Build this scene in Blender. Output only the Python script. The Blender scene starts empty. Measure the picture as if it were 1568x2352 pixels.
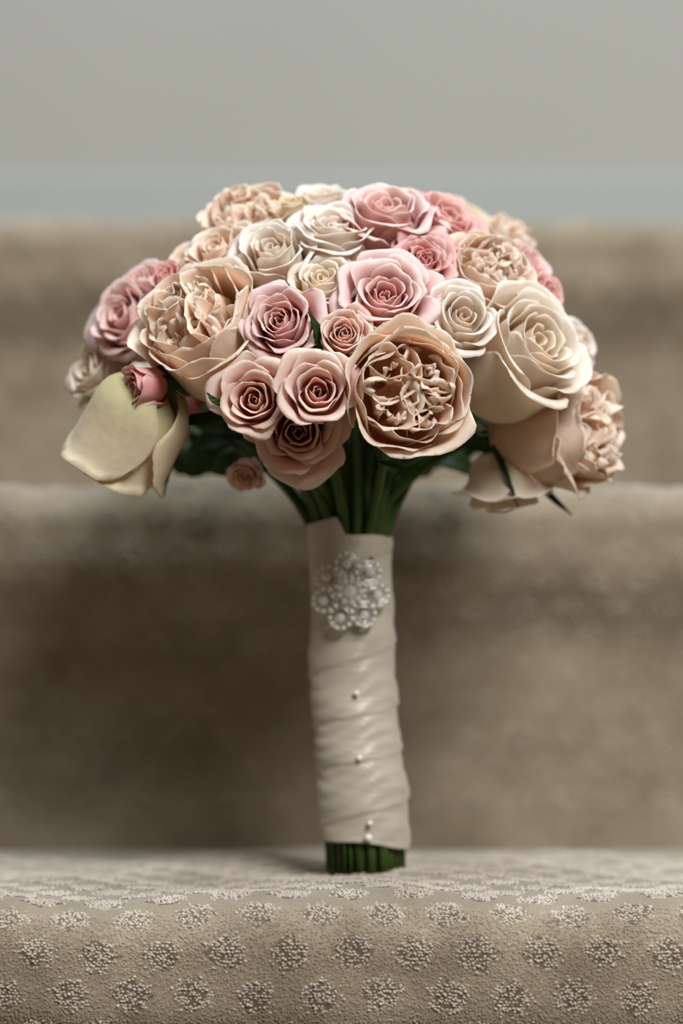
import bpy, math, random
import numpy as np
from mathutils import Vector, Matrix

# ------------------------------------------------------------------ camera
W, H = 1568, 2352
F = 5736.0            # focal length in pixels
CAMZ = 0.08           # camera height above the tread the bouquet stands on
HOR = 1578.0          # picture row of the horizon
sc = bpy.context.scene
cd = bpy.data.cameras.new('camera')
cam = bpy.data.objects.new('camera', cd)
sc.collection.objects.link(cam)
cam.location = (0, 0, CAMZ)
cam.rotation_euler = (math.pi / 2, 0, 0)
cd.sensor_fit = 'VERTICAL'
cd.sensor_height = 36.0
cd.sensor_width = 24.0
cd.lens = F / H * 36.0
cd.shift_y = (HOR - H / 2) / H
cd.clip_start = 0.02
cd.dof.use_dof = True
cd.dof.focus_distance = 0.958
cd.dof.aperture_fstop = cd.lens / 1000 / 0.0215
cd.dof.aperture_blades = 0
sc.camera = cam

# ------------------------------------------------------------------ light
sc.view_settings.view_transform = 'Standard'
sc.view_settings.look = 'None'
sc.view_settings.gamma = 1.0
sc.view_settings.use_curve_mapping = False
sc.view_settings.exposure = 0.41
sc.cycles.max_bounces = 16
sc.cycles.diffuse_bounces = 10
sc.cycles.transmission_bounces = 12
world = bpy.data.worlds.new('room_light')
sc.world = world
world.use_nodes = True
bg = world.node_tree.nodes['Background']
bg.inputs[0].default_value = (1.0, 0.76, 0.48, 1)
bg.inputs[1].default_value = 0.085


def area(name, loc, target, sx, sy, power, col):
    l = bpy.data.lights.new(name, 'AREA')
    l.shape = 'RECTANGLE'
    l.size, l.size_y, l.energy, l.color = sx, sy, power, col
    o = bpy.data.objects.new(name, l)
    sc.collection.objects.link(o)
    o.location = loc
    d = Vector(target) - Vector(loc)
    o.rotation_euler = d.to_track_quat('-Z', 'Y').to_euler()
    return o


area('stairwell_window_light', (0.73, -0.66, 1.46), (0.0, 1.1, 0.15), 0.8, 0.8, 44.0, (1.0, 0.99, 0.97))
area('skylight', (0.15, 0.80, 2.25), (0.1, 0.85, 0.0), 1.2, 1.1, 31.0, (0.82, 0.94, 1.0))

# ------------------------------------------------------------------ helpers
rnd = random.Random(11)
rng = np.random.default_rng(11)


def px(x, y, d):
    """point in the place seen at pixel x, y at distance d"""
    return Vector(((x - W / 2) * d / F, d, CAMZ + (HOR - y) * d / F))


def link(o, parent=None):
    sc.collection.objects.link(o)
    if parent is not None:
        o.parent = parent
    return o


def mesh_obj(name, verts, faces, mat, parent=None, smooth=True, col=None, uv=None):
    me = bpy.data.meshes.new(name)
    verts = np.asarray(verts, dtype=np.float32)
    faces = np.asarray(faces, dtype=np.int32)
    n, k = faces.shape
    me.vertices.add(len(verts))
    me.vertices.foreach_set('co', verts.ravel())
    me.loops.add(n * k)
    me.loops.foreach_set('vertex_index', faces.ravel())
    me.polygons.add(n)
    me.polygons.foreach_set('loop_start', np.arange(0, n * k, k, dtype=np.int32))
    me.polygons.foreach_set('loop_total', np.full(n, k, dtype=np.int32))
    me.update(calc_edges=True)
    me.polygons.foreach_set('use_smooth', np.full(n, bool(smooth)))
    if col is not None:
        a = me.attributes.new('tone', 'FLOAT_COLOR', 'POINT')
        a.data.foreach_set('color', np.asarray(col, dtype=np.float32).ravel())
    if mat:
        me.materials.append(mat)
    o = bpy.data.objects.new(name, me)
    return link(o, parent)


def empty(name, loc, parent=None):
    o = bpy.data.objects.new(name, None)
    o.empty_display_size = 0.01
    link(o, parent)
    o.location = loc
    return o


def grid_faces(nu, nv, wrap_u=False):
    iu = np.arange(nu if wrap_u else nu - 1)
    iv = np.arange(nv - 1)
    a, b = np.meshgrid(iu, iv, indexing='ij')
    a = a.ravel(); b = b.ravel()
    a2 = (a + 1) % nu
    return np.stack([a * nv + b, a2 * nv + b, a2 * nv + b + 1, a * nv + b + 1], 1)


def tube(points, radii, n=10, cap=True):
    P = np.array([list(p) for p in points], float)
    m = len(P)
    T = np.gradient(P, axis=0)
    T /= np.linalg.norm(T, axis=1)[:, None] + 1e-12
    ref = np.array([0.0, 1.0, 0.0]) if abs(T[0][1]) < 0.8 else np.array([1.0, 0, 0])
    vs = []
    for i in range(m):
        a = np.cross(T[i], ref); a /= np.linalg.norm(a) + 1e-12
        b = np.cross(T[i], a)
        ref = -np.cross(a, T[i]) * -1 if False else ref
        for k in range(n):
            t = 2 * math.pi * k / n
            vs.append(P[i] + radii[i] * (math.cos(t) * a + math.sin(t) * b))
    fs = []
    for i in range(m - 1):
        for k in range(n):
            k2 = (k + 1) % n
            fs.append((i * n + k, i * n + k2, (i + 1) * n + k2, (i + 1) * n + k))
    if cap:
        c0 = len(vs); vs.append(P[0]); c1 = len(vs); vs.append(P[-1])
        for k in range(n):
            k2 = (k + 1) % n
            fs.append((k2, k, c0, c0)); fs.append(((m - 1) * n + k, (m - 1) * n + k2, c1, c1))
    return vs, fs


def tube_obj(name, points, radii, mat, parent=None, n=10):
    vs, fs = tube(points, radii, n)
    me = bpy.data.meshes.new(name)
    fs = [f if f[2] != f[3] else f[:3] for f in fs]
    me.from_pydata([tuple(v) for v in vs], [], fs)
    me.polygons.foreach_set('use_smooth', np.ones(len(fs), dtype=bool))
    me.materials.append(mat)
    return link(bpy.data.objects.new(name, me), parent)


def uv_sphere(c, r, nu=12, nv=8, sc3=(1, 1, 1)):
    vs = []
    for i in range(nu):
        for j in range(nv):
            a = 2 * math.pi * i / nu; b = math.pi * j / (nv - 1)
            vs.append((c[0] + r * sc3[0] * math.sin(b) * math.cos(a), c[1] + r * sc3[1] * math.sin(b) * math.sin(a), c[2] + r * sc3[2] * math.cos(b)))
    return np.array(vs), grid_faces(nu, nv, True)


def joined(parts):
    V, Fc, off = [], [], 0
    for v, f in parts:
        V.append(np.asarray(v)); Fc.append(np.asarray(f) + off); off += len(v)
    return np.concatenate(V), np.concatenate(Fc)


# ------------------------------------------------------------------ materials
def new_mat(name):
    m = bpy.data.materials.new(name)
    m.use_nodes = True
    nt = m.node_tree
    return m, nt, nt.nodes['Principled BSDF'], nt.nodes['Material Output']


def mixrgb(nt, fac, a, b, mode='MIX'):
    n = nt.nodes.new('ShaderNodeMix'); n.data_type = 'RGBA'; n.blend_type = mode
    for sock, v in ((n.inputs[0], fac), (n.inputs[6], a), (n.inputs[7], b)):
        if hasattr(v, 'links'):
            nt.links.new(v, sock)
        else:
            sock.default_value = v
    return n.outputs[2]


def ramp(nt, src, stops):
    n = nt.nodes.new('ShaderNodeValToRGB')
    nt.links.new(src, n.inputs[0])
    el = n.color_ramp.elements
    while len(el) < len(stops):
        el.new(0.5)
    for e, (p, c) in zip(el, stops):
        e.position = p; e.color = (*c, 1) if len(c) == 3 else c
    return n.outputs[0]


def noise(nt, scale, detail=3.0, rough=0.5, vec=None):
    n = nt.nodes.new('ShaderNodeTexNoise')
    n.inputs['Scale'].default_value = scale
    n.inputs['Detail'].default_value = detail
    n.inputs['Roughness'].default_value = rough
    if vec is not None:
        nt.links.new(vec, n.inputs['Vector'])
    return n.outputs[0]


def obj_coord(nt):
    return nt.nodes.new('ShaderNodeTexCoord').outputs['Object']


def bump(nt, h, dist, strength=1.0):
    b = nt.nodes.new('ShaderNodeBump')
    b.inputs['Distance'].default_value = dist
    b.inputs['Strength'].default_value = strength
    nt.links.new(h, b.inputs['Height'])
    return b.outputs[0]


def petal_mat(name, deep, mid, rim, fleck=0.0, green=0.0, trans=0.42, heart=(1.0, 0.88, 0.84, 1)):
    """petal colour runs from the deep base of the petal to its pale rim (tone.r); hearts are deeper (tone.g)"""
    m, nt, bs, out = new_mat(name)
    at = nt.nodes.new('ShaderNodeAttribute'); at.attribute_name = 'tone'
    sep = nt.nodes.new('ShaderNodeSeparateColor'); nt.links.new(at.outputs['Color'], sep.inputs[0])
    s, lay, rn = sep.outputs[0], sep.outputs[1], sep.outputs[2]
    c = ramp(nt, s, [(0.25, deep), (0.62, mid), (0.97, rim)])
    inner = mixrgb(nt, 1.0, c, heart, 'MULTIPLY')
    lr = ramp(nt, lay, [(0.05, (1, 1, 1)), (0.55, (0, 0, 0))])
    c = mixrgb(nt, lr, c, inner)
    oc = obj_coord(nt)
    nz = noise(nt, 260, 4, 0.55, oc)
    nf = ramp(nt, nz, [(0.35, (0.93, 0.92, 0.90)), (0.65, (1.0, 1.0, 1.0))])
    c = mixrgb(nt, 0.8, c, nf, 'MULTIPLY')
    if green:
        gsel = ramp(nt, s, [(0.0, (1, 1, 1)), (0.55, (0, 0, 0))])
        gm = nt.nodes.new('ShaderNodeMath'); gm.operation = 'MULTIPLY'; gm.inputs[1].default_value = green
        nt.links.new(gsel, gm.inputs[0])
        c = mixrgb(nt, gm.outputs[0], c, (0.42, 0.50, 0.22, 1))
    if fleck:
        edge = ramp(nt, s, [(0.955, (0, 0, 0)), (0.99, (1, 1, 1))])
        sp = ramp(nt, noise(nt, 420, 2, 0.6, oc), [(0.60, (0, 0, 0)), (0.68, (1, 1, 1))])
        mm = nt.nodes.new('ShaderNodeMath'); mm.operation = 'MULTIPLY'
        nt.links.new(edge, mm.inputs[0]); nt.links.new(sp, mm.inputs[1])
        m2 = nt.nodes.new('ShaderNodeMath'); m2.operation = 'MULTIPLY'; m2.inputs[1].default_value = fleck
        nt.links.new(mm.outputs[0], m2.inputs[0])
        c = mixrgb(nt, m2.outputs[0], c, (0.30, 0.20, 0.08, 1))
    nt.links.new(c, bs.inputs['Base Color'])
    bs.inputs['Roughness'].default_value = 0.55
    bs.inputs['Specular IOR Level'].default_value = 0.35
    bs.inputs['Sheen Weight'].default_value = 0.15
    nt.links.new(bump(nt, noise(nt, 170, 4, 0.6, oc), 0.0008, 0.35), bs.inputs['Normal'])
    tr = nt.nodes.new('ShaderNodeBsdfTranslucent')
    warm = mixrgb(nt, 1.0, c, (1.0, 0.86, 0.78, 1), 'MULTIPLY')
    nt.links.new(warm, tr.inputs[0])
    mx = nt.nodes.new('ShaderNodeMixShader'); mx.inputs[0].default_value = trans
    nt.links.new(bs.outputs[0], mx.inputs[1]); nt.links.new(tr.outputs[0], mx.inputs[2])
    nt.links.new(mx.outputs[0], out.inputs[0])
    return m


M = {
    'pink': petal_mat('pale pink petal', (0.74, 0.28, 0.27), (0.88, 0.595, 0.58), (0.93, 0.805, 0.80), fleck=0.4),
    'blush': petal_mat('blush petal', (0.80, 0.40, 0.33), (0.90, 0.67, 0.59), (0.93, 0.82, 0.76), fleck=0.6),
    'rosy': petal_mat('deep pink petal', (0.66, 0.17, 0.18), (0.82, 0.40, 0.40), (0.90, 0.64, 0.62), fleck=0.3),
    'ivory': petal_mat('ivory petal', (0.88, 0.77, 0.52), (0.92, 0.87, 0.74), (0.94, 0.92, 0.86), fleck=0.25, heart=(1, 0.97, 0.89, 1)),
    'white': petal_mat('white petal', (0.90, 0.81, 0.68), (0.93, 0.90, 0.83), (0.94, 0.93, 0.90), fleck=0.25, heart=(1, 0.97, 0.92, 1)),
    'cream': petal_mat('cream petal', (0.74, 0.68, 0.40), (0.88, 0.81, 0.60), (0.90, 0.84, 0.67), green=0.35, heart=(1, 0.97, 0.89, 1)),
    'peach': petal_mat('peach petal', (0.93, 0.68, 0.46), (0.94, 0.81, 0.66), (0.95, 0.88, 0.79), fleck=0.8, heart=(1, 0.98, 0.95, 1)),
}


def green_mat(name, a, b, rough=0.5):
    m, nt, bs, out = new_mat(name)
    oc = obj_coord(nt)
    c = ramp(nt, noise(nt, 60, 3, 0.6, oc), [(0.3, a), (0.7, b)])
    nt.links.new(c, bs.inputs['Base Color'])
    bs.inputs['Roughness'].default_value = rough
    bs.inputs['Specular IOR Level'].default_value = 0.2
    nt.links.new(bump(nt, noise(nt, 400, 3, 0.5, oc), 0.0004, 0.4), bs.inputs['Normal'])
    return m


M['stem'] = green_mat('green stem', (0.028, 0.052, 0.010), (0.055, 0.095, 0.018), 0.5)
M['leaf'] = green_mat('dark green leaf', (0.016, 0.034, 0.009), (0.032, 0.06, 0.014), 0.6)
M['palegreen'] = green_mat('pale green sepal', (0.25, 0.33, 0.14), (0.42, 0.46, 0.24), 0.5)


def cloth_mat(name, base, rough, sheen):
    m, nt, bs, out = new_mat(name)
    oc = obj_coord(nt)
    c = ramp(nt, noise(nt, 45, 4, 0.6, oc), [(0.3, tuple(x * 0.88 for x in base)), (0.7, base)])
    nt.links.new(c, bs.inputs['Base Color'])
    bs.inputs['Roughness'].default_value = rough
    bs.inputs['Sheen Weight'].default_value = sheen
    mp = nt.nodes.new('ShaderNodeMapping'); mp.inputs['Scale'].default_value = (1, 1, 3.5)
    nt.links.new(oc, mp.inputs[0])
    nt.links.new(bump(nt, noise(nt, 110, 4, 0.6, mp.outputs[0]), 0.0012, 0.5), bs.inputs['Normal'])
    return m


M['ribbon'] = cloth_mat('ivory satin ribbon', (0.50, 0.45, 0.37), 0.38, 0.3)

m, nt, bs, out = new_mat('clear crystal bead')
bs.inputs['Base Color'].default_value = (0.86, 0.85, 0.82, 1)
bs.inputs['Roughness'].default_value = 0.08
bs.inputs['Transmission Weight'].default_value = 0.35
bs.inputs['Coat Weight'].default_value = 0.6
M['crystal'] = m
m, nt, bs, out = new_mat('silver wire')
bs.inputs['Base Color'].default_value = (0.78, 0.76, 0.72, 1)
bs.inputs['Metallic'].default_value = 0.9
bs.inputs['Roughness'].default_value = 0.3
M['silver'] = m
m, nt, bs, out = new_mat('pearl')
bs.inputs['Base Color'].default_value = (0.84, 0.82, 0.78, 1)
bs.inputs['Roughness'].default_value = 0.18
bs.inputs['Coat Weight'].default_value = 0.5
M['pearl'] = m


def paint_mat(name, base, var=0.04, rough=0.8):
    m, nt, bs, out = new_mat(name)
    oc = obj_coord(nt)
    c = ramp(nt, noise(nt, 2.5, 3, 0.5, oc), [(0.3, tuple(x * (1 - var) for x in base)), (0.7, base)])
    nt.links.new(c, bs.inputs['Base Color'])
    bs.inputs['Roughness'].default_value = rough
    bs.inputs['Specular IOR Level'].default_value = 0.15
    nt.links.new(bump(nt, noise(nt, 180, 3, 0.5, oc), 0.0006, 0.3), bs.inputs['Normal'])
    return m


M['wall'] = paint_mat('warm grey wall paint', (0.36, 0.355, 0.325))
M['skirting'] = paint_mat('white skirting paint', (0.35, 0.36, 0.35), 0.02, 0.8)


def carpet_mat(name, lo, hi, bumpd):
    m, nt, bs, out = new_mat(name)
    oc = obj_coord(nt)
    n1 = noise(nt, 28, 4, 0.6, oc)
    c = ramp(nt, n1, [(0.34, lo), (0.66, hi)])
    n2 = noise(nt, 900, 3, 0.6, oc)
    d = ramp(nt, n2, [(0.35, (0.72, 0.70, 0.67)), (0.6, (1, 1, 1))])
    c = mixrgb(nt, 0.75, c, d, 'MULTIPLY')
    nt.links.new(c, bs.inputs['Base Color'])
    bs.inputs['Roughness'].default_value = 0.95
    bs.inputs['Specular IOR Level'].default_value = 0.1
    bs.inputs['Sheen Weight'].default_value = 0.55
    bs.inputs['Sheen Roughness'].default_value = 0.5
    if bumpd:
        nt.links.new(bump(nt, n2, bumpd, 0.8), bs.inputs['Normal'])
    return m


M['carpet'] = carpet_mat('beige cut pile', (0.23, 0.185, 0.128), (0.325, 0.268, 0.195), 0.0007)
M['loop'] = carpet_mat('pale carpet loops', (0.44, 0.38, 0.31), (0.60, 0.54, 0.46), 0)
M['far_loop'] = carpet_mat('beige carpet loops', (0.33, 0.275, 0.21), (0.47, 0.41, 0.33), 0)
M['gap_shade'] = carpet_mat('painted carpet gap shade', (0.10, 0.072, 0.045), (0.17, 0.125, 0.08), 0.0006)  # dark brown stands in for shade in the gaps between loops
M['tuft'] = carpet_mat('beige carpet tufts', (0.24, 0.19, 0.13), (0.40, 0.335, 0.25), 0)

# ------------------------------------------------------------------ stairs
N0 = 0.93
RUN, RISE, LIP = 0.27, 0.18, 0.024


def step_profile(N, T, back, drop):
    """(y, z) from the back of the tread over the nose and down the riser"""
    pts = []
    for t in np.linspace(0, 1, 60):
        pts.append((back + (N + 0.030 - back) * t, T))
    a, b = 0.030, 0.020
    for k in range(1, 25):
        t = math.pi / 2 * k / 24
        pts.append((N + a - a * math.sin(t), T - b + b * math.cos(t)))
    for k in range(1, 25):
        t = math.pi / 2 * k / 24
        e = max(0.0, k / 24 - 0.3) / 0.7; e = e * e * (3 - 2 * e)
        pts.append((N + LIP * e, T - b - 0.065 * k / 24))
    z0 = T - b - 0.065
    for t in np.linspace(0, 1, 50)[1:]:
        pts.append((N + LIP + 0.002 * t, z0 + (T - drop - z0) * t))
    P = np.array(pts)
    L = np.concatenate([[0], np.cumsum(np.linalg.norm(np.diff(P, axis=0), axis=1))])
    return P, L


def wave(x, s, seed):
    return (0.0016 * np.sin(x * 17 + seed) + 0.0011 * np.sin(x * 41 + s * 23 + seed * 2) + 0.0007 * np.sin(x * 77 - s * 60 + seed * 3))


XW = 1.3


def build_step(N, T, back, drop, seed, parent, loops=True, fine=False):
    P, L = step_profile(N, T, back, drop)
    Ly = L[-1]
    ns = int(Ly / 0.004) + 1
    nx = int(2 * XW / 0.008) + 1
    s = np.linspace(0, Ly, ns)
    Y = np.interp(s, L, P[:, 0]); Z = np.interp(s, L, P[:, 1])
    ty = np.gradient(Y, s); tz = np.gradient(Z, s)
    ny, nz_ = tz, -ty          # outward normal (up on tread, towards camera on riser)
    x = np.linspace(-XW, XW, nx)
    X, S = np.meshgrid(x, s, indexing='ij')
    w = wave(X, S, seed)
    edge = np.clip(np.minimum(S, Ly - S) / 0.02, 0, 1)
    w = w * edge
    V = np.stack([X, Y[None, :] + ny[None, :] * w, Z[None, :] + nz_[None, :] * w], -1).reshape(-1, 3)
    o = mesh_obj('step', V, grid_faces(nx, ns), M['carpet'], parent)

    def surf(xx, ss, h):
        y = np.interp(ss, L, P[:, 0]); z = np.interp(ss, L, P[:, 1])
        a = np.interp(ss, s, ny); b = np.interp(ss, s, nz_)
        ww = wave(xx, ss, seed) * np.clip(np.minimum(ss, Ly - ss) / 0.02, 0, 1) + h
        return np.stack([xx, y + a * ww, z + b * ww], -1), np.stack([np.zeros_like(a), a, b], -1)

    nose = L[60 + 24]                      # arc position of the most forward line

    def tufts(name, cx, cs, r, h, mat, seedn):
        rg = np.random.default_rng(seedn)
        n = len(cx)
        C0, Nn = surf(cx, cs, -0.0004)
        Tn = np.tile(np.array([1.0, 0, 0]), (n, 1))
        Bn = np.cross(Nn, Tn)
        k = 5
        rings = [(1.05, 0.0), (0.86, 0.72)]
        vs = []
        ph = rg.uniform(0, 6.28, n)
        lean = rg.normal(0, 0.25, (n, 2)) * h[:, None]
        for (fr, fh) in rings:
            for j in range(k):
                a = ph + 2 * math.pi * j / k
                vs.append(C0 + (Tn * (np.cos(a) * r * fr + lean[:, 0] * fh)[:, None]) + Bn * (np.sin(a) * r * fr * 0.8 + lean[:, 1] * fh)[:, None] + Nn * (h * fh)[:, None])
        vs.append(C0 + Tn * (lean[:, 0])[:, None] + Bn * (lean[:, 1])[:, None] + Nn * (h * 1.08)[:, None])
        nv = len(vs)
        V = np.stack(vs, 1).reshape(-1, 3)
        tri = []
        for q in range(1):
            for j in range(k):
                j2 = (j + 1) % k
                tri += [(q * k + j, q * k + j2, (q + 1) * k + j2), (q * k + j, (q + 1) * k + j2, (q + 1) * k + j)]
        for j in range(k):
            tri.append((k + j, k + (j + 1) % k, 2 * k))
        tri = np.array(tri)
        Fa = (tri[None] + (np.arange(n) * nv)[:, None, None]).reshape(-1, 3)
        ob = mesh_obj(name, V, Fa, mat, o)
        ob['kind'] = 'stuff'
        return ob

    # woven clusters of pale loops in staggered rows
    pu, pv = 0.0235, 0.0160
    xlim = 0.19 + 0.055 * (N - N0) / RUN
    lo, hi = (nose - 0.26 if not fine else nose - 0.26), Ly - 0.004
    cx, cs, centres = [], [], []
    rg = np.random.default_rng(seed * 7 + 1)
    rows = int((hi - lo) / pv)
    for j in range(rows):
        s0 = nose - 0.0035 + (j - int((nose - lo) / pv)) * pv
        if s0 < 0.012 or s0 > hi:
            continue
        for i in range(-int(xlim / pu) - 1, int(xlim / pu) + 2):
            x0 = i * pu + (j % 2) * pu / 2 + 0.004 + rg.normal(0, 0.0005)
            g = 0.00128 if fine else 0.0022
            q = int(0.0085 / g)
            ii, jj = np.meshgrid(np.arange(-q, q + 1), np.arange(-q, q + 1))
            ex = (ii + 0.5 * (jj % 2)).ravel() * g + rg.normal(0, 0.16 * g, ii.size)
            ey = jj.ravel() * g * 0.9 + rg.normal(0, 0.16 * g, ii.size)
            ln = rg.normal(0, 0.05)
            kk = (np.hypot(ex / 0.0070, ey / 0.0058) < 1.0 + ln + 0.18 * rg.normal(0, 1, ex.size)) & (rg.uniform(0, 1, ex.size) > 0.10)
            sc0 = s0 + rg.normal(0, 0.0004)
            cx.append(x0 + ex[kk]); cs.append(sc0 + ey[kk])
            centres.append((x0, sc0))
    cx = np.concatenate(cx); cs = np.concatenate(cs)
    kk = (cs > 0.004) & (cs < Ly - 0.003) & (np.abs(cx) < XW - 0.01)
    cx, cs = cx[kk], cs[kk]
    n = len(cx)
    big = 1.0 if fine else 1.5
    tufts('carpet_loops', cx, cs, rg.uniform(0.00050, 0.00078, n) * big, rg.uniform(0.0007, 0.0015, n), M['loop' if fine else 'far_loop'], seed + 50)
    if not fine:
        return o
    # flat dark patches painting the shade between the loops of each cluster
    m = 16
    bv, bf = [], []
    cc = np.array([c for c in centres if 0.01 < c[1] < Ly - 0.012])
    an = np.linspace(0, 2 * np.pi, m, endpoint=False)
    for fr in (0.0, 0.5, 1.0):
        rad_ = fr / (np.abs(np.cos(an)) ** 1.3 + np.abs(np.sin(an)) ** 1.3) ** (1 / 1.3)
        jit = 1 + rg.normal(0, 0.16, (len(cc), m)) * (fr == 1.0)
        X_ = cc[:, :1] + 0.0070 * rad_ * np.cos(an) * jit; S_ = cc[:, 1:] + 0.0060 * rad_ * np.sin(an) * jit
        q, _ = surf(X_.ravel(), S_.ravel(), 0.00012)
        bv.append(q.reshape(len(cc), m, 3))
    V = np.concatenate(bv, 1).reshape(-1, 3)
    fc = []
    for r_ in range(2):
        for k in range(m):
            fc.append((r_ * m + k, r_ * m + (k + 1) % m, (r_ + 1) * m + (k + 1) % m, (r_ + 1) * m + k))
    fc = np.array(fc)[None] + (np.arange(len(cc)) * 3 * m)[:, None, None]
    ob = mesh_obj('carpet_gap_shade', V, fc.reshape(-1, 4), M['gap_shade'], o)
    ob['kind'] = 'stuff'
    if fine:
        # the fine tufts between the clusters, only on the near nose and riser where they show singly
        n = 50000
        dk = np.array(centres)
        tx = rg.uniform(-0.15, 0.15, n); ts = rg.uniform(nose - 0.022, min(nose + 0.062, Ly - 0.003), n)
        for (a_, b_) in dk:
            kp = np.hypot((tx - a_) / 0.0064, (ts - b_) / 0.0054) > 1.0 - 0.3 * np.random.default_rng(5).uniform(0, 1, tx.size)
            tx, ts = tx[kp], ts[kp]
        n = len(tx)
        tufts('carpet_tufts', tx, ts, rg.uniform(0.00034, 0.0006, n), rg.uniform(0.0003, 0.0010, n), M['tuft'], seed + 90)
    return o


stairs = empty('staircase', (0, 0, 0))
stairs['kind'] = 'structure'
stairs['label'] = 'beige carpeted staircase with a tufted flower pattern'
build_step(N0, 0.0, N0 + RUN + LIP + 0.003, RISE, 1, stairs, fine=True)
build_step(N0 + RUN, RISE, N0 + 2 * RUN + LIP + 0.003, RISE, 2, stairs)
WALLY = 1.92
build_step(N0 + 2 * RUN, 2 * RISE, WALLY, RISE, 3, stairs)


def box(name, lo, hi, mat, bevel=0.0, kind=None):
    (x0, y0, z0), (x1, y1, z1) = lo, hi
    v = [(x0, y0, z0), (x1, y0, z0), (x1, y1, z0), (x0, y1, z0), (x0, y0, z1), (x1, y0, z1), (x1, y1, z1), (x0, y1, z1)]
    f = [(0, 3, 2, 1), (4, 5, 6, 7), (0, 1, 5, 4), (1, 2, 6, 5), (2, 3, 7, 6), (3, 0, 4, 7)]
    o = mesh_obj(name, v, f, mat, smooth=False)
    if bevel:
        b = o.modifiers.new('bevel', 'BEVEL'); b.width = bevel; b.segments = 3
    if kind:
        o['kind'] = kind
    return o


wl = box('wall_back', (-1.6, WALLY, 0.2), (1.6, WALLY + 0.1, 2.6), M['wall'], kind='structure')
wl['label'] = 'plain warm grey painted wall above the stairs'
bb = box('baseboard_back', (-1.5, WALLY - 0.009, 2 * RISE - 0.003), (1.5, WALLY + 0.002, 2 * RISE + 0.112), M['skirting'], 0.004, 'structure')
bb['label'] = 'pale painted skirting board at the foot of the wall'

# ------------------------------------------------------------------ bouquet root
HY = 1.06
bouquet = empty('bouquet', px(840, 2010, HY))
bouquet.location.z = 0.0
bouquet['label'] = 'round bouquet of pink, ivory and peach roses standing on a beige carpeted step'
bouquet['category'] = 'bouquet'
B0 = Vector(bouquet.location)


def rel(p):
    return Vector(p) - B0


# ------------------------------------------------------------------ petals
def profiles(rb, zb, h, rk, zk, rho, alpha, ss, base_r):
    """arc-length sampled radial profile of a petal column; returns r, z at fractions ss"""
    a = np.linspace(0.12, math.pi / 2, 14)
    r1 = base_r + (rb - base_r) * np.sin(a); z1 = zb - (zb + h) * np.cos(a)
    t = np.linspace(0, 1, 12)[1:]
    Lh = math.hypot(rk - rb, zk - zb)
    out = (rk - rb) / (Lh + 1e-9)
    m0 = np.array([0.0, Lh]); m1 = np.array([out * 1.3, max(0.35, 1 - abs(out))]) * Lh
    h00 = 2 * t**3 - 3 * t**2 + 1; h10 = t**3 - 2 * t**2 + t; h01 = -2 * t**3 + 3 * t**2; h11 = t**3 - t**2
    r2 = h00 * rb + h10 * m0[0] + h01 * rk + h11 * m1[0]
    z2 = h00 * zb + h10 * m0[1] + h01 * zk + h11 * m1[1]
    g = math.atan2(m1[0], m1[1])
    q = np.linspace(0, 1, 10)[1:]
    rr, zz = [r2[-1]], [z2[-1]]
    for k in range(len(q)):
        an = g + alpha * (q[k] ** 1.3)
        rr.append(rr[-1] + rho / 9 * math.sin(an)); zz.append(zz[-1] + rho / 9 * math.cos(an))
    R = np.concatenate([r1, r2, rr[1:]]); Z = np.concatenate([z1, z2, zz[1:]])
    L = np.concatenate([[0], np.cumsum(np.hypot(np.diff(R), np.diff(Z)))]); L /= L[-1]
    return np.interp(ss, L, R), np.interp(ss, L, Z)


def petal(R, rb, zb, h, rk, zk, rho, alpha, phi, w, lay, ruf, rg, nu=19, nv=16, tip=0.0, twist=0.07, base_r=0.05, crumple=0.0):
    u = np.linspace(-1, 1, nu)
    v = np.linspace(0, 1, nv) ** 0.8
    p1, p2, p3, p4 = rg.uniform(0, 6.28, 4)
    f1 = rg.uniform(3, 5); f2 = rg.uniform(7, 11)
    V = np.zeros((nu, nv, 3))
    lean = rg.normal(0, 0.06)
    for i, uu in enumerate(u):
        top = 1 - 0.26 * abs(uu) ** 4.5 + tip * (1 - abs(uu)) ** 2 * 0.12 + ruf * (0.022 * math.sin(f2 * uu + p1) + 0.010 * math.sin(2.3 * f2 * uu + p4)) + lean * 0.5 * uu
        al = alpha * (0.95 + 0.12 * math.cos(2.2 * uu + p2) + 0.25 * ruf * math.sin(f1 * uu + p3))
        s = np.clip(v * top, 0, 1.0)
        r, z = profiles(rb, zb, h, rk, zk, rho, al, s, base_r * R)
        r = r * (1 + twist * uu * (0.3 + 0.7 * v))
        edge = v ** 3
        r = r + R * edge * (0.050 * ruf * math.sin(f1 * uu + p2) + 0.024 * ruf * math.sin(f2 * uu + p4))
        z = z + R * edge * 0.03 * ruf * math.sin(f1 * uu * 1.3 + p1)
        if crumple:
            r = r + R * crumple * v * np.sin(5 * uu + 4 * v + p3) * 0.5
            z = z + R * crumple * edge * math.sin(6 * uu + p4)
        ww = w * (0.30 + 0.70 * np.minimum(1, s * 1.9) ** 0.8)
        tip_w = np.sqrt(np.clip(1 - np.clip((v - 0.82) / 0.18, 0, 1) ** 2 * 0.22, 0, 1))
        th = phi + uu * ww * tip_w
        V[i, :, 0] = r * np.cos(th); V[i, :, 1] = r * np.sin(th); V[i, :, 2] = z
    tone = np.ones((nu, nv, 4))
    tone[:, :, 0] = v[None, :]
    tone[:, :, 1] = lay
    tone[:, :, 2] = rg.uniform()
    return V.reshape(-1, 3), grid_faces(nu, nv), tone.reshape(-1, 4)


def frame(d, roll):
    d = Vector(d).normalized()
    q = d.to_track_quat('Z', 'Y')
    return (q.to_matrix() @ Matrix.Rotation(roll, 3, 'Z'))


HEADY = 1.078


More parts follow.
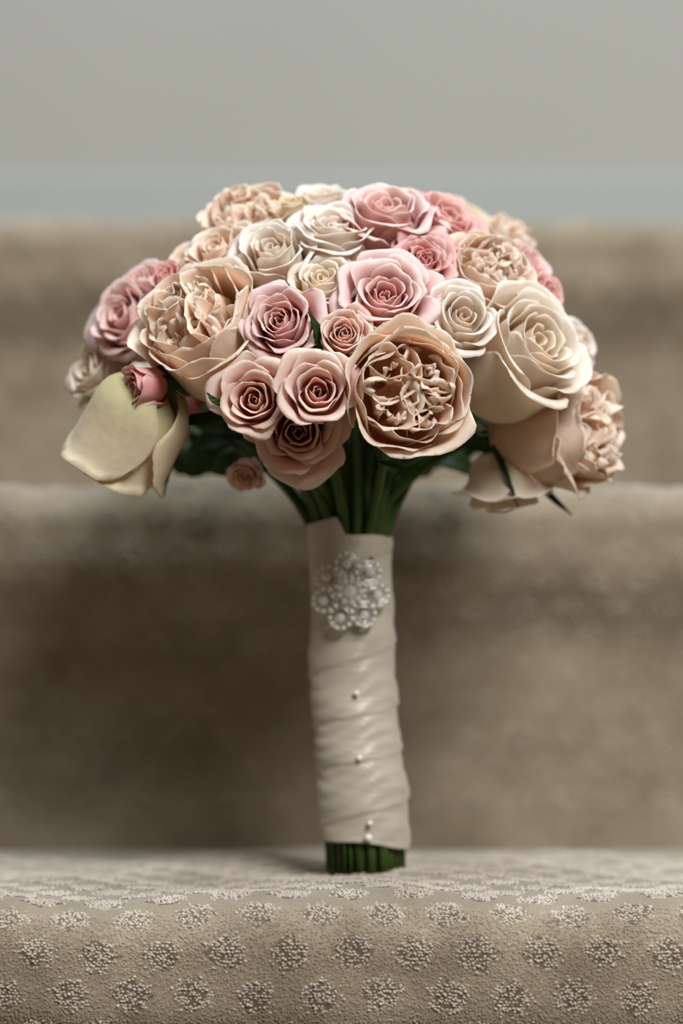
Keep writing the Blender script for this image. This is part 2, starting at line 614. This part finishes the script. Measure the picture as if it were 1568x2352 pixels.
def make_rose(spec, parent):
    (x, y, diam, kind, style, fx, fz, dy, keep, label) = spec[:10]
    opt = spec[10] if len(spec) > 10 else {}
    seed = int(x * 7 + y * 13)
    rg = np.random.default_rng(seed)
    # depth on the dome of the bouquet
    C = Vector((0.0, HEADY, 0.1897)); rad = (0.116, HEADY - 0.958, 0.104)
    dd = HEADY
    for _ in range(4):
        p = px(x, y, dd)
        qx = (p.x - C.x) / rad[0]; qz = (p.z - C.z) / rad[2]
        k = 1 - qx * qx - qz * qz
        dd = HEADY - rad[1] * math.sqrt(max(k, 0))
    if dy is None:
        dd = opt['at'][1]
    else:
        dd += dy
    p = px(x, y, dd)
    R = diam / 2 * dd / F * 1.12
    tow = math.sqrt(max(0.0, 1 - fx * fx - fz * fz))
    if opt.get('away'):
        tow = -tow * opt['away']
    d = Vector((fx, -tow, fz)).normalized()
    d = opt.get('dir', d)
    roll = opt.get('roll', rg.uniform(0, 6.28))
    mat = M[kind]
    hh = opt.get('h', 1.05) * R
    base = p - d * hh
    Rm = frame(d, roll)
    root = empty('rose', rel(base), parent)
    root.rotation_euler = Rm.to_euler()
    if label:
        root['label'] = label

    ps = []     # (verts, faces, tone, size rank)
    H_ = hh
    ruf = opt.get('ruf', 1.0)

    low = dy is None or diam < 135

    def add(**k):
        if low:
            k['nu'], k['nv'] = 13, 11
        ps.append(petal(R, lay=k.pop('lay'), rg=rg, **k))
    if style in ('tea', 'open', 'bud'):
        N = {'tea': 17, 'open': 19, 'bud': 10}[style]
        N = opt.get('N', N)
        opn = opt.get('open', {'tea': 0.35, 'open': 0.75, 'bud': 0.05}[style])
        core = opt.get('core', 0.0)       # how deep the heart sits
        for i in range(N):
            t = i / (N - 1)
            rk = R * (0.07 + 0.80 * t ** 1.05)
            rb = R * (0.10 + (0.72 - 0.12 * opn) * t ** 0.9)
            zk = R * (-0.02 - core * (1 - t) + 0.10 * math.sin(math.pi * t) - (0.10 + 0.38 * opn) * t ** 2.2) + R * rg.normal(0, 0.02)
            zb = -H_ + (zk + H_) * (0.48 + 0.12 * rg.uniform())
            rho = R * (0.06 + (0.20 + 0.16 * opn) * t)
            al = 0.25 + (1.1 + 1.0 * opn) * t ** 1.2
            w = 1.95 - 0.75 * t ** 0.8
            phi = i * 2.39996 + rg.normal(0, 0.22)
            rk *= 1 + rg.normal(0, 0.035)
            ncol = 19 if t > 0.4 else 15
            add(rb=rb, zb=zb, h=H_ * (0.55 + 0.45 * t), rk=rk, zk=zk, rho=rho, alpha=al, phi=phi, w=w, lay=t,
                ruf=ruf * (0.35 + 0.75 * t), nu=ncol, nv=14, tip=opt.get('tip', 0.12), twist=0.07)
    else:   # garden rose: a deep cup filled with quartered, crumpled petals
        NO = opt.get('NO', 11)
        sectors = opt.get('sectors', 5)
        for sct in range(sectors - 1):
            ca = sct * 2 * math.pi / (sectors - 1) + rg.normal(0, 0.2)
            cc = np.array([math.cos(ca), math.sin(ca)]) * R * 0.36
            for q in range(4):
                tq = q / 3
                rr_ = R * (0.07 + 0.33 * tq)
                zk = R * (0.06 + 0.06 * rg.normal() + 0.06 * math.sin(3 * tq))
                a0 = ca + math.pi * (q % 2) + rg.normal(0, 0.5)
                v, f, tn = petal(R, rb=rr_ * 0.9, zb=-H_ * 0.32, h=H_ * 0.50, rk=rr_, zk=zk, rho=R * (0.06 + 0.10 * rg.uniform()),
                                 alpha=rg.uniform(0.2, 1.9), phi=a0, w=rg.uniform(1.3, 2.1), lay=0.12 + 0.25 * tq, ruf=1.2, rg=rg, nu=15, nv=12,
                                 twist=rg.normal(0, 0.10), crumple=0.035)
                v[:, 0] += cc[0]; v[:, 1] += cc[1]
                ps.append((v, f, tn))
        # loose folded petals lying over the quarters
        for q in range(opt.get('loose', 8)):
            a0 = rg.uniform(0, 6.28)
            v, f, tn = petal(R, rb=R * 0.5, zb=-H_ * 0.4, h=H_ * 0.8, rk=R * rg.uniform(0.42, 0.62), zk=R * rg.uniform(-0.02, 0.10), rho=R * rg.uniform(0.2, 0.34),
                             alpha=-rg.uniform(1.2, 2.4), phi=a0, w=rg.uniform(0.30, 0.5), lay=0.4, ruf=1.5, rg=rg, nu=15, nv=16, crumple=0.05)
            ps.append((v, f, tn))
        opn = opt.get('open', 0.3)
        for i in range(NO):
            t = i / (NO - 1)
            rk = R * (0.66 + 0.22 * t)
            rb = R * (0.68 + 0.20 * t - 0.10 * opn)
            zk = R * (0.08 - (0.20 + 0.35 * opn) * t ** 1.5 + rg.normal(0, 0.03))
            add(rb=rb, zb=-H_ * 0.40, h=H_ * (0.85 + 0.15 * t), rk=rk, zk=zk, rho=R * (0.10 + 0.16 * t), alpha=-0.4 + (1.5 + 1.2 * opn) * t + rg.normal(0, 0.25),
                phi=i * 2.39996 + rg.normal(0, 0.15), w=1.15, lay=0.5 + 0.5 * t, ruf=ruf * 1.1, nu=23, nv=18, tip=0.2, twist=0.06)
    # the outer petals are objects of their own, the tight heart is one mesh
    inner, outer = ps[:len(ps) - keep], ps[len(ps) - keep:]
    off = np.array([0, 0, H_])

    def solid(o):
        s = o.modifiers.new('thickness', 'SOLIDIFY'); s.thickness = 0.00028; s.offset = 0
    if inner:
        V, Fc = joined([(q[0], q[1]) for q in inner]); T = np.concatenate([q[2] for q in inner])
        o = mesh_obj('heart', V + off, Fc, mat, root, col=T)
        o['kind'] = 'stuff'
        solid(o)
    for (v, f, tn) in outer:
        solid(mesh_obj('petal', v + off, f, mat, root, col=tn))
    # green cup of the flower
    if opt.get('cup', True):
        pts = [(0, 0, -0.0045), (0, 0, -0.001), (0, 0, 0.002), (0, 0, 0.0045)]
        tube_obj('calyx', pts, [0.002, 0.0038, 0.0045, 0.003], M['leaf'], root, 10)
    return base, d, R


# x, y, width, colour, form, facing right, facing up, depth nudge, single petals, label, options
ROSES = [
    (890, 662, 218, 'pink', 'open', 0.10, 0.42, -0.004, 13, 'large open pink rose just right of the bouquet centre, facing up', dict(core=0.30, ruf=1.2, tip=0.2, roll=0.6)),
    (730, 893, 178, 'blush', 'open', 0.02, 0.10, -0.010, 12, 'round open blush pink rose with a dark rosy cup at the front', dict(core=0.30, open=0.6, ruf=0.9, N=15, tip=0.1)),
    (578, 915, 172, 'blush', 'open', -0.14, 0.02, -0.006, 12, 'open blush pink rose at the lower front left with a curled heart', dict(core=0.22, open=0.65, ruf=1.0, N=15)),
    (684, 992, 205, 'blush', 'open', -0.02, -0.22, 0.014, 9, 'lowest blush rose at the front, fanned wide under two others', dict(open=0.75, N=18)),
    (640, 735, 180, 'pink', 'tea', -0.22, 0.22, -0.002, 12, 'pointed pale pink rose between the ivory rose and the front pair', dict(open=0.5, ruf=1.2, N=20)),
    (790, 766, 122, 'blush', 'tea', 0.02, 0.18, -0.002, 9, 'smallest tightly spiralled pink rose in the middle', dict(open=0.3, N=18, ruf=1.0)),
    (978, 592, 145, 'rosy', 'open', 0.22, 0.40, 0.002, 10, 'deep pink ruffled rose above right of the large pink rose', dict(ruf=2.2, core=0.1, N=21)),
    (937, 900, 292, 'peach', 'garden', 0.12, -0.02, -0.010, 11, 'big peach garden rose at the front with crumpled petals', dict(open=0.15, h=0.95, ruf=0.9)),
    (448, 728, 296, 'peach', 'garden', -0.36, 0.48, -0.004, 11, 'big peach garden rose on the left, tilted up to the left', dict(open=0.35, h=1.55)),
    (1238, 785, 276, 'ivory', 'tea', 0.56, 0.38, -0.006, 12, 'largest ivory rose on the right with rolled back petals', dict(open=0.22, h=1.65, N=19, ruf=0.5, tip=0.5)),
    (1066, 722, 170, 'white', 'tea', 0.28, 0.35, -0.002, 10, 'small white rose between the large pink and large ivory roses', dict(open=0.4, N=15, ruf=0.5, core=0.1)),
    (738, 640, 158, 'ivory', 'tea', -0.05, 0.62, 0.006, 8, 'ivory rose in the middle, left of the large pink rose', dict(open=0.35, h=1.35)),
    (622, 570, 178, 'white', 'tea', -0.22, 0.55, 0.0, 9, 'white rose at upper left with a tall curled petal', dict(open=0.4, h=1.3, tip=0.9, N=15)),
    (765, 520, 196, 'white', 'tea', 0.0, 0.78, 0.004, 8, 'white rose near the top centre, below the back roses', dict(open=0.4, h=1.1)),
    (885, 478, 220, 'pink', 'open', 0.05, 0.80, -0.006, 9, 'wide open pink rose at the top of the bouquet', dict(open=0.6, ruf=1.2, h=1.0)),
    (1030, 500, 190, 'rosy', 'tea', 0.45, 0.68, -0.002, 8, 'pink rose at upper right seen from its side, with long petals', dict(open=0.4, h=1.3)),
    (568, 490, 218, 'peach', 'garden', -0.22, 0.72, 0.006, 8, 'blurred peach ruffled rose at the upper left edge', dict(open=0.5)),
    (492, 570, 165, 'peach', 'tea', -0.40, 0.65, 0.006, 6, 'pale peach rose on the upper left slope behind the peach garden rose', dict(h=1.1)),
    (278, 722, 190, 'pink', 'open', -0.55, 0.32, 0.004, 9, 'pale pink rose on the left edge beside the peach garden rose', dict(open=0.55, ruf=1.2, h=1.3)),
    (380, 632, 86, 'rosy', 'bud', -0.25, 0.60, 0.004, 5, 'small deep pink bud at upper left', dict(N=12, ruf=1.8, h=1.6)),
    (308, 890, 104, 'rosy', 'bud', -0.85, -0.12, -0.014, 5, 'dusky pink bud low on the left under the pale pink rose', dict(N=12, h=1.5, open=0.2)),
    (272, 1065, 262, 'cream', 'tea', -0.40, -0.74, 0.0, 9, 'large cream rose hanging down at the lower left', dict(h=1.6, open=-0.15, N=16, ruf=0.6, away=0.5, roll=4.0)),
    (205, 850, 160, 'ivory', 'tea', -0.72, 0.25, 0.006, 5, 'blurred ivory rose on the far left edge', dict(h=1.3, open=0.5)),
    (1362, 985, 280, 'peach', 'garden', 0.88, 0.0, 0.0, 9, 'large peach rose on the right edge facing right', dict(open=0.5, h=1.6, ruf=1.4)),
    (1172, 1142, 200, 'ivory', 'tea', 0.15, -0.90, 0.050, 6, 'white rose drooping in the shade at the lower right', dict(open=0.6, h=1.0, tip=1.0, away=0.5)),
    (1135, 612, 205, 'peach', 'garden', 0.42, 0.52, 0.002, 7, 'ruffled peach rose at upper right above the ivory rose', dict(open=0.4)),
    (1222, 605, 135, 'pink', 'open', 0.68, 0.50, 0.002, 6, 'blurred light pink rose on the upper right edge', dict(h=1.2)),
    (1262, 680, 105, 'rosy', 'tea', 0.74, 0.25, 0.004, 5, 'rosy pink rose on the right edge above the ivory rose', dict(h=1.2, open=0.5)),
    (1075, 505, 175, 'cream', 'tea', 0.50, 0.74, 0.030, 6, 'blurred cream rose at the back of the upper right slope', dict(h=1.1)),
    (1338, 790, 110, 'white', 'open', 0.80, 0.20, 0.020, 5, 'small blurred cream rose behind the ivory rose at right', dict(h=1.2)),
    (735, 455, 175, 'white', 'open', -0.05, 0.90, 0.016, 7, 'blurred white rose at the top centre of the bouquet back', dict(h=1.0)),
    (318, 650, 130, 'pink', 'open', -0.48, 0.55, 0.008, 6, 'blurred pink rose behind the left edge rose', dict(h=1.2)),
    (430, 600, 130, 'peach', 'tea', -0.45, 0.6, 0.022, 5, 'blurred peach rose behind the small deep pink bud', dict(h=1.1)),
    (858, 782, 108, 'rosy', 'tea', 0.10, 0.25, 0.016, 5, 'half hidden dusky pink rose sunk between the front roses', dict(h=1.2)),
    (560, 1095, 82, 'blush', 'tea', -0.25, -0.55, 0.060, 4, 'small shaded pink rose at the back under the flowers', dict(h=1.2, N=12)),
    (668, 468, 95, 'cream', 'bud', -0.10, 0.85, 0.002, 4, 'small greenish cream bud at the top left', dict(N=9, h=1.5)),
    (1180, 540, 120, 'peach', 'garden', 0.60, 0.60, 0.012, 5, 'blurred blush ruffled rose on the upper right slope', dict(NO=7)),
]

# the far side of the bouquet: x, y, z of each flower, its width and colour
BACK = [(-0.075, 1.150, 0.215, 0.050, 'pink'), (-0.030, 1.168, 0.222, 0.052, 'ivory'), (0.020, 1.170, 0.220, 0.050, 'peach'), (0.068, 1.155, 0.216, 0.050, 'white'),
        (-0.050, 1.135, 0.252, 0.052, 'white'), (-0.004, 1.145, 0.258, 0.050, 'pink'), (0.044, 1.138, 0.252, 0.050, 'ivory'),
        (-0.098, 1.110, 0.205, 0.046, 'ivory'), (0.098, 1.112, 0.205, 0.046, 'blush'), (-0.020, 1.100, 0.276, 0.046, 'white'), (0.022, 1.100, 0.276, 0.046, 'peach')]
for (bx, by, bz, bw, kd) in BACK:
    dv = Vector((bx, by - HEADY, (bz - 0.17))).normalized()
    ROSES.append((W / 2 + bx * F / by, HOR - (bz - CAMZ) * F / by, bw * F / by, kd, 'tea', dv.x, dv.z, None, 0, '', dict(N=11, at=(bx, by, bz), dir=dv)))

# ------------------------------------------------------------------ handle
CP = np.array([1190, 1215, 1400, 1550, 1700, 1800, 1880, 1930, 2012])
CX = np.array([803, 804, 808, 808, 820, 830, 835, 838, 840])
CH = np.array([95, 96, 97, 99, 101, 107, 104, 101, 98])


def zpix(z):
    return HOR - (z - CAMZ) * F / HY


def hx(z):
    return (np.interp(zpix(z), CP, CX) - W / 2) * HY / F


def hr(z):
    return np.interp(zpix(z), CP, CH) * HY / F


slots = [(0.0, 0.0)]
sp = 0.0049
for ring in (1, 2, 3):
    for k in range(6 * ring):
        side, pos = divmod(k, ring)
        a0 = math.radians(60 * side); a1 = math.radians(60 * (side + 1))
        slots.append((sp * (math.cos(a0) * (ring - pos) + math.cos(a1) * pos), sp * (math.sin(a0) * (ring - pos) + math.sin(a1) * pos)))

free = list(range(len(slots)))
bases = []
for s_ in ROSES:
    bases.append(make_rose(s_, bouquet))
order = sorted(range(len(bases)), key=lambda i: -math.hypot(bases[i][0].x, bases[i][0].y - HY))
zt = px(800, 1235, HY).z
for i in order:
    b, d, R = bases[i]
    ang = math.atan2(b.y - HY, b.x)
    dist = min(1.0, math.hypot(b.x, b.y - HY) / 0.06) * 3 * sp
    want = (dist * math.cos(ang), dist * math.sin(ang))
    if not free:
        free = list(range(len(slots)))
    k = min(free, key=lambda q: (slots[q][0] - want[0]) ** 2 + (slots[q][1] - want[1]) ** 2)
    free.remove(k)
    sx, sy = slots[k]
    neck = Vector((hx(zt) + sx, HY + sy, zt))
    p0 = b - d * 0.001
    drop = p0.z - neck.z
    c1 = p0 - d * 0.018 + Vector((0, 0, -0.004))
    c2 = neck + Vector((sx * 0.9, sy * 0.9, max(0.025, drop * 0.62)))
    pts = []
    for t in np.linspace(0, 1, 18):
        pts.append(p0 * (1 - t) ** 3 + c1 * 3 * t * (1 - t) ** 2 + c2 * 3 * t * t * (1 - t) + neck * t ** 3)
    endz = 0.0012 + rnd.uniform(0, 0.0015)
    for z in np.linspace(zt, endz, 12)[1:]:
        pts.append(Vector((hx(z) + sx * (1 + 0.02 * math.sin(z * 60)), HY + sy, z)))
    rad = [0.0016 + 0.0006 * min(1, j / 12) for j in range(len(pts))]
    rad[0] = 0.002
    tube_obj('stem', [rel(p) for p in pts], rad, M['stem'], bouquet, 10)

# ribbon wound round the stems in overlapping turns
nt_, nz2 = 128, 190
zb_l = px(720, 1925, HY).z; zb_r = px(938, 1945, HY).z
th = np.linspace(0, 2 * math.pi, nt_, endpoint=False)
V = np.zeros((nt_, nz2, 3))
zt_r = px(900, 1232, HY).z
for i, a in enumerate(th):
    cx_ = math.cos(a)
    z0 = zb_l + (zb_r - zb_l) * (cx_ * 0.5 + 0.5) + 0.0007 * math.sin(3 * a)
    z1 = zt_r + 0.0012 * cx_ * math.sin(a) + 0.0004 * math.sin(5 * a)
    z = np.linspace(z0, z1, nz2)
    pitch = 0.0265
    phase = (z - 0.30 * pitch * np.sin(z * 55)) / pitch - a / (2 * math.pi)
    fr = phase - np.floor(phase)
    saw = np.where(fr < 0.93, fr / 0.93, (1 - fr) / 0.07)
    pl = 0.00018 * np.sin(2 * math.pi * (phase * 3.1 + 0.7 * math.sin(a * 2))) + 0.0003 * np.sin(z * 310 + 3 * math.sin(a + 1.3)) + 0.00035 * np.sin(2 * a + z * 90)
    r = hr(z) - 0.0006 + 0.0008 * (1 - saw) + pl * np.clip((z1 - z) / 0.01, 0, 1)
    V[i, :, 0] = hx(z) + r * math.cos(a)
    V[i, :, 1] = HY + r * math.sin(a) * 0.98
    V[i, :, 2] = z
V[:, :, :] -= np.array(B0)
rb_ = mesh_obj('ribbon', V.reshape(-1, 3), grid_faces(nt_, nz2, True), M['ribbon'], bouquet)
s = rb_.modifiers.new('thickness', 'SOLIDIFY'); s.thickness = 0.0006; s.offset = -1
# tail of the ribbon, folded over and pinned at the upper left
nu, nv = 30, 30
V = np.zeros((nu, nv, 3))
for i in range(nu):
    for j in range(nv):
        u = i / (nu - 1); v = j / (nv - 1)
        xl = 706 + 8 * v; xr = 771 + (v ** 0.8) * 62
        yt = 1208 - 14 * u; yb = 1345 + 0 * u
        X_ = xl + (xr - xl) * u; Y_ = yt + (yb - yt) * v
        p = px(X_, Y_, HY)
        dxn = (p.x - hx(p.z)) / (hr(p.z) + 0.0016)
        dxn = max(-0.999, min(0.999, dxn))
        V[i, j] = (p.x, HY - (hr(min(p.z, zt_r)) + 0.0017) * math.sqrt(1 - dxn ** 2) - 0.0004 * math.sin(9 * v + 2 * u), p.z)
V -= np.array(B0)
tl = mesh_obj('ribbon_tail', V.reshape(-1, 3), grid_faces(nu, nv), M['ribbon'], bouquet)
s = tl.modifiers.new('thickness', 'SOLIDIFY'); s.thickness = 0.0005; s.offset = 0


def on_handle(x, y, out=0.0):
    p = px(x, y, HY)
    dxn = max(-0.99, min(0.99, (p.x - hx(p.z)) / hr(p.z)))
    return Vector((p.x, HY - hr(p.z) * math.sqrt(1 - dxn ** 2) - out, p.z))


# pearl headed pins down the front
for (x, y, r) in ((818, 1592, 0.0013), (824, 1738, 0.0013), (848, 1885, 0.0012), (845, 1918, 0.0017)):
    c = rel(on_handle(x, y, 0.0012))
    v, f = uv_sphere(c, r, 14, 10)
    mesh_obj('pearl_pin', v, f, M['pearl'], bouquet)

# ------------------------------------------------------------------ brooch
bc = on_handle(803, 1364, 0.0040)
brooch = empty('brooch', rel(bc), bouquet)
brooch['label'] = 'silver flower brooch of wire loops and clear crystals'
S = HY / F   # metres per pixel at the handle


def bead(cx, cz, r, out, sx=1, sz=1):
    return uv_sphere((cx * S, -out, cz * S), r, 8, 6, (sx, 0.8, sz))


def curve_y(x):    # the brooch bends a little round the handle
    return 0.0030 * (x * S / 0.0185) ** 2 * 2.0


NP = 7
for k in range(NP):
    a = math.radians(96 + 360 / NP * k)
    cx_, cz_ = 59 * math.cos(a), 59 * math.sin(a)
    for (rr_, br, outd) in ((27, 0.00058, 0.0008), (18, 0.00042, 0.0014)):
        pts = []
        for j in range(25):
            b = 2 * math.pi * j / 24
            ex = (rr_ * 1.06) * math.cos(b); ez = rr_ * 0.92 * math.sin(b)
            X_ = cx_ + ex * math.cos(a) - ez * math.sin(a); Z_ = cz_ + ex * math.sin(a) + ez * math.cos(a)
            pts.append((X_ * S, curve_y(X_) - outd, Z_ * S))
        tube_obj('wire_loop', pts, [br] * 25, M['silver'], brooch, 8)
    parts = []
    n = 11
    for j in range(n):
        b = 2 * math.pi * j / n
        ex = 27 * math.cos(b); ez = 25 * math.sin(b)
        X_ = cx_ + ex * math.cos(a) - ez * math.sin(a); Z_ = cz_ + ex * math.sin(a) + ez * math.cos(a)
        parts.append(bead(X_, Z_, 0.00095, 0.0016 - curve_y(X_)))
    v, f = joined(parts)
    mesh_obj('beaded_loop', v, f, M['pearl'], brooch)
    v, f = bead(cx_ * 1.06, cz_ * 1.06, 0.0021, 0.0022 - curve_y(cx_))
    o = mesh_obj('crystal', v, f, M['crystal'], brooch, smooth=False)
for k in range(9):
    a = 2 * math.pi * k / 9
    v, f = bead(24 * math.cos(a), 24 * math.sin(a), 0.0015, 0.0030)
    mesh_obj('crystal', v, f, M['crystal'], brooch, smooth=False)
v, f = bead(0, 0, 0.0030, 0.0036)
mesh_obj('crystal', v, f, M['crystal'], brooch, smooth=False)

# ------------------------------------------------------------------ leaves
def leaf(pts, wid, mat='leaf', roll=0.0, name='leaf', fold=0.25):
    """blade along a pixel path [(x, y, distance)], widest in its first half"""
    P = [px(*q) for q in pts]
    n = 16
    path = []
    for t in np.linspace(0, 1, n):
        s = t * (len(P) - 1); i = min(int(s), len(P) - 2); f = s - i
        p0 = P[max(i - 1, 0)]; p1 = P[i]; p2 = P[i + 1]; p3 = P[min(i + 2, len(P) - 1)]
        path.append(0.5 * ((2 * p1) + (p2 - p0) * f + (2 * p0 - 5 * p1 + 4 * p2 - p3) * f * f + (3 * p1 - p0 - 3 * p2 + p3) * f ** 3))
    vs = []
    for i, p in enumerate(path):
        t = i / (n - 1)
        T = (path[min(i + 1, n - 1)] - path[max(i - 1, 0)]).normalized()
        side = T.cross(Vector((0, -1, 0))).normalized()
        side = Matrix.Rotation(roll, 3, T) @ side
        nor = side.cross(T)
        w = wid * (0.12 + 1.0 * math.sin(math.pi * min(1, t ** 0.7)) ** 0.9) * (1 - t ** 6)
        for k in range(7):
            u = k / 3 - 1
            vs.append(rel(p + side * (u * w) + nor * (abs(u) * w * fold + 0.0003 * math.sin(i * 1.7 + k))))
    o = mesh_obj(name, [tuple(v) for v in vs], grid_faces(n, 7), M[mat], bouquet)
    s = o.modifiers.new('thickness', 'SOLIDIFY'); s.thickness = 0.0004
    return o


leaf([(540, 955, 1.00), (460, 966, 1.00), (375, 969, 1.01)], 0.0030, roll=0.5)
leaf([(405, 880, 1.02), (398, 930, 1.02), (336, 972, 1.02)], 0.0026, roll=0.3)
leaf([(408, 985, 1.03), (392, 1060, 1.03), (376, 1138, 1.035)], 0.0012, name='sepal')
leaf([(515, 930, 0.965), (490, 918, 0.962), (476, 903, 0.962)], 0.0012, name='sepal')
leaf([(733, 800, 0.965), (728, 760, 0.960), (708, 716, 0.957)], 0.0020, roll=0.4)
leaf([(365, 712, 1.01), (372, 692, 1.005), (352, 660, 1.005)], 0.0015, name='sepal')
leaf([(1130, 1020, 1.02), (1160, 1085, 1.02), (1190, 1165, 1.02)], 0.0012, name='sepal')
leaf([(1225, 1100, 1.05), (1270, 1145, 1.05), (1312, 1182, 1.05)], 0.0014, name='sepal')
leaf([(1000, 1010, 1.02), (1050, 975, 1.015), (1120, 985, 1.02)], 0.0042, 'palegreen', roll=0.6)
leaf([(695, 560, 1.01), (690, 590, 1.0), (688, 612, 1.0)], 0.0022)
leaf([(868, 1060, 1.0), (925, 1075, 1.0), (905, 1095, 1.0)], 0.0012, name='sepal')
for (x, y, d, ang, ln) in ((520, 1010, 1.06, 190, 90), (560, 990, 1.05, 170, 110), (650, 960, 1.03, 250, 120), (860, 990, 1.04, 300, 120), (1000, 960, 1.03, 330, 130),
                           (1080, 980, 1.06, 320, 110), (760, 970, 1.02, 260, 110), (560, 1060, 1.09, 190, 80), (990, 1040, 1.09, 340, 120), (430, 900, 1.06, 120, 110),
                           (700, 830, 1.0, 80, 80), (850, 800, 1.01, 40, 90), (1050, 860, 1.02, 10, 100), (620, 840, 1.0, 100, 80)):
    a = math.radians(ang)
    leaf([(x, y, d), (x + ln * 0.5 * math.cos(a), y - ln * 0.5 * math.sin(a), d - 0.006), (x + ln * math.cos(a), y - ln * math.sin(a) + 12, d)], 0.0055, roll=rnd.uniform(-0.6, 0.6))

# dark foliage behind the stems
for k in range(22):
    side = -1 if k % 2 else 1
    x = 790 + side * (60 + 300 * ((k // 2) + 0.5) / 11 * (1.0 if side > 0 else 1.1)) 
    y = 985 + rnd.uniform(-35, 35)
    d = 1.10 + rnd.uniform(0, 0.06)
    a = math.radians(90 + rnd.uniform(-25, 25)) + (0.9 if side < 0 else -0.9)
    ln = 130
    leaf([(x - side * 20, y + 75, d), (x, y + 10, d - 0.004), (x + side * rnd.uniform(10, 70), y - 60, d + 0.006)], 0.0085, roll=rnd.uniform(-0.5, 0.5))
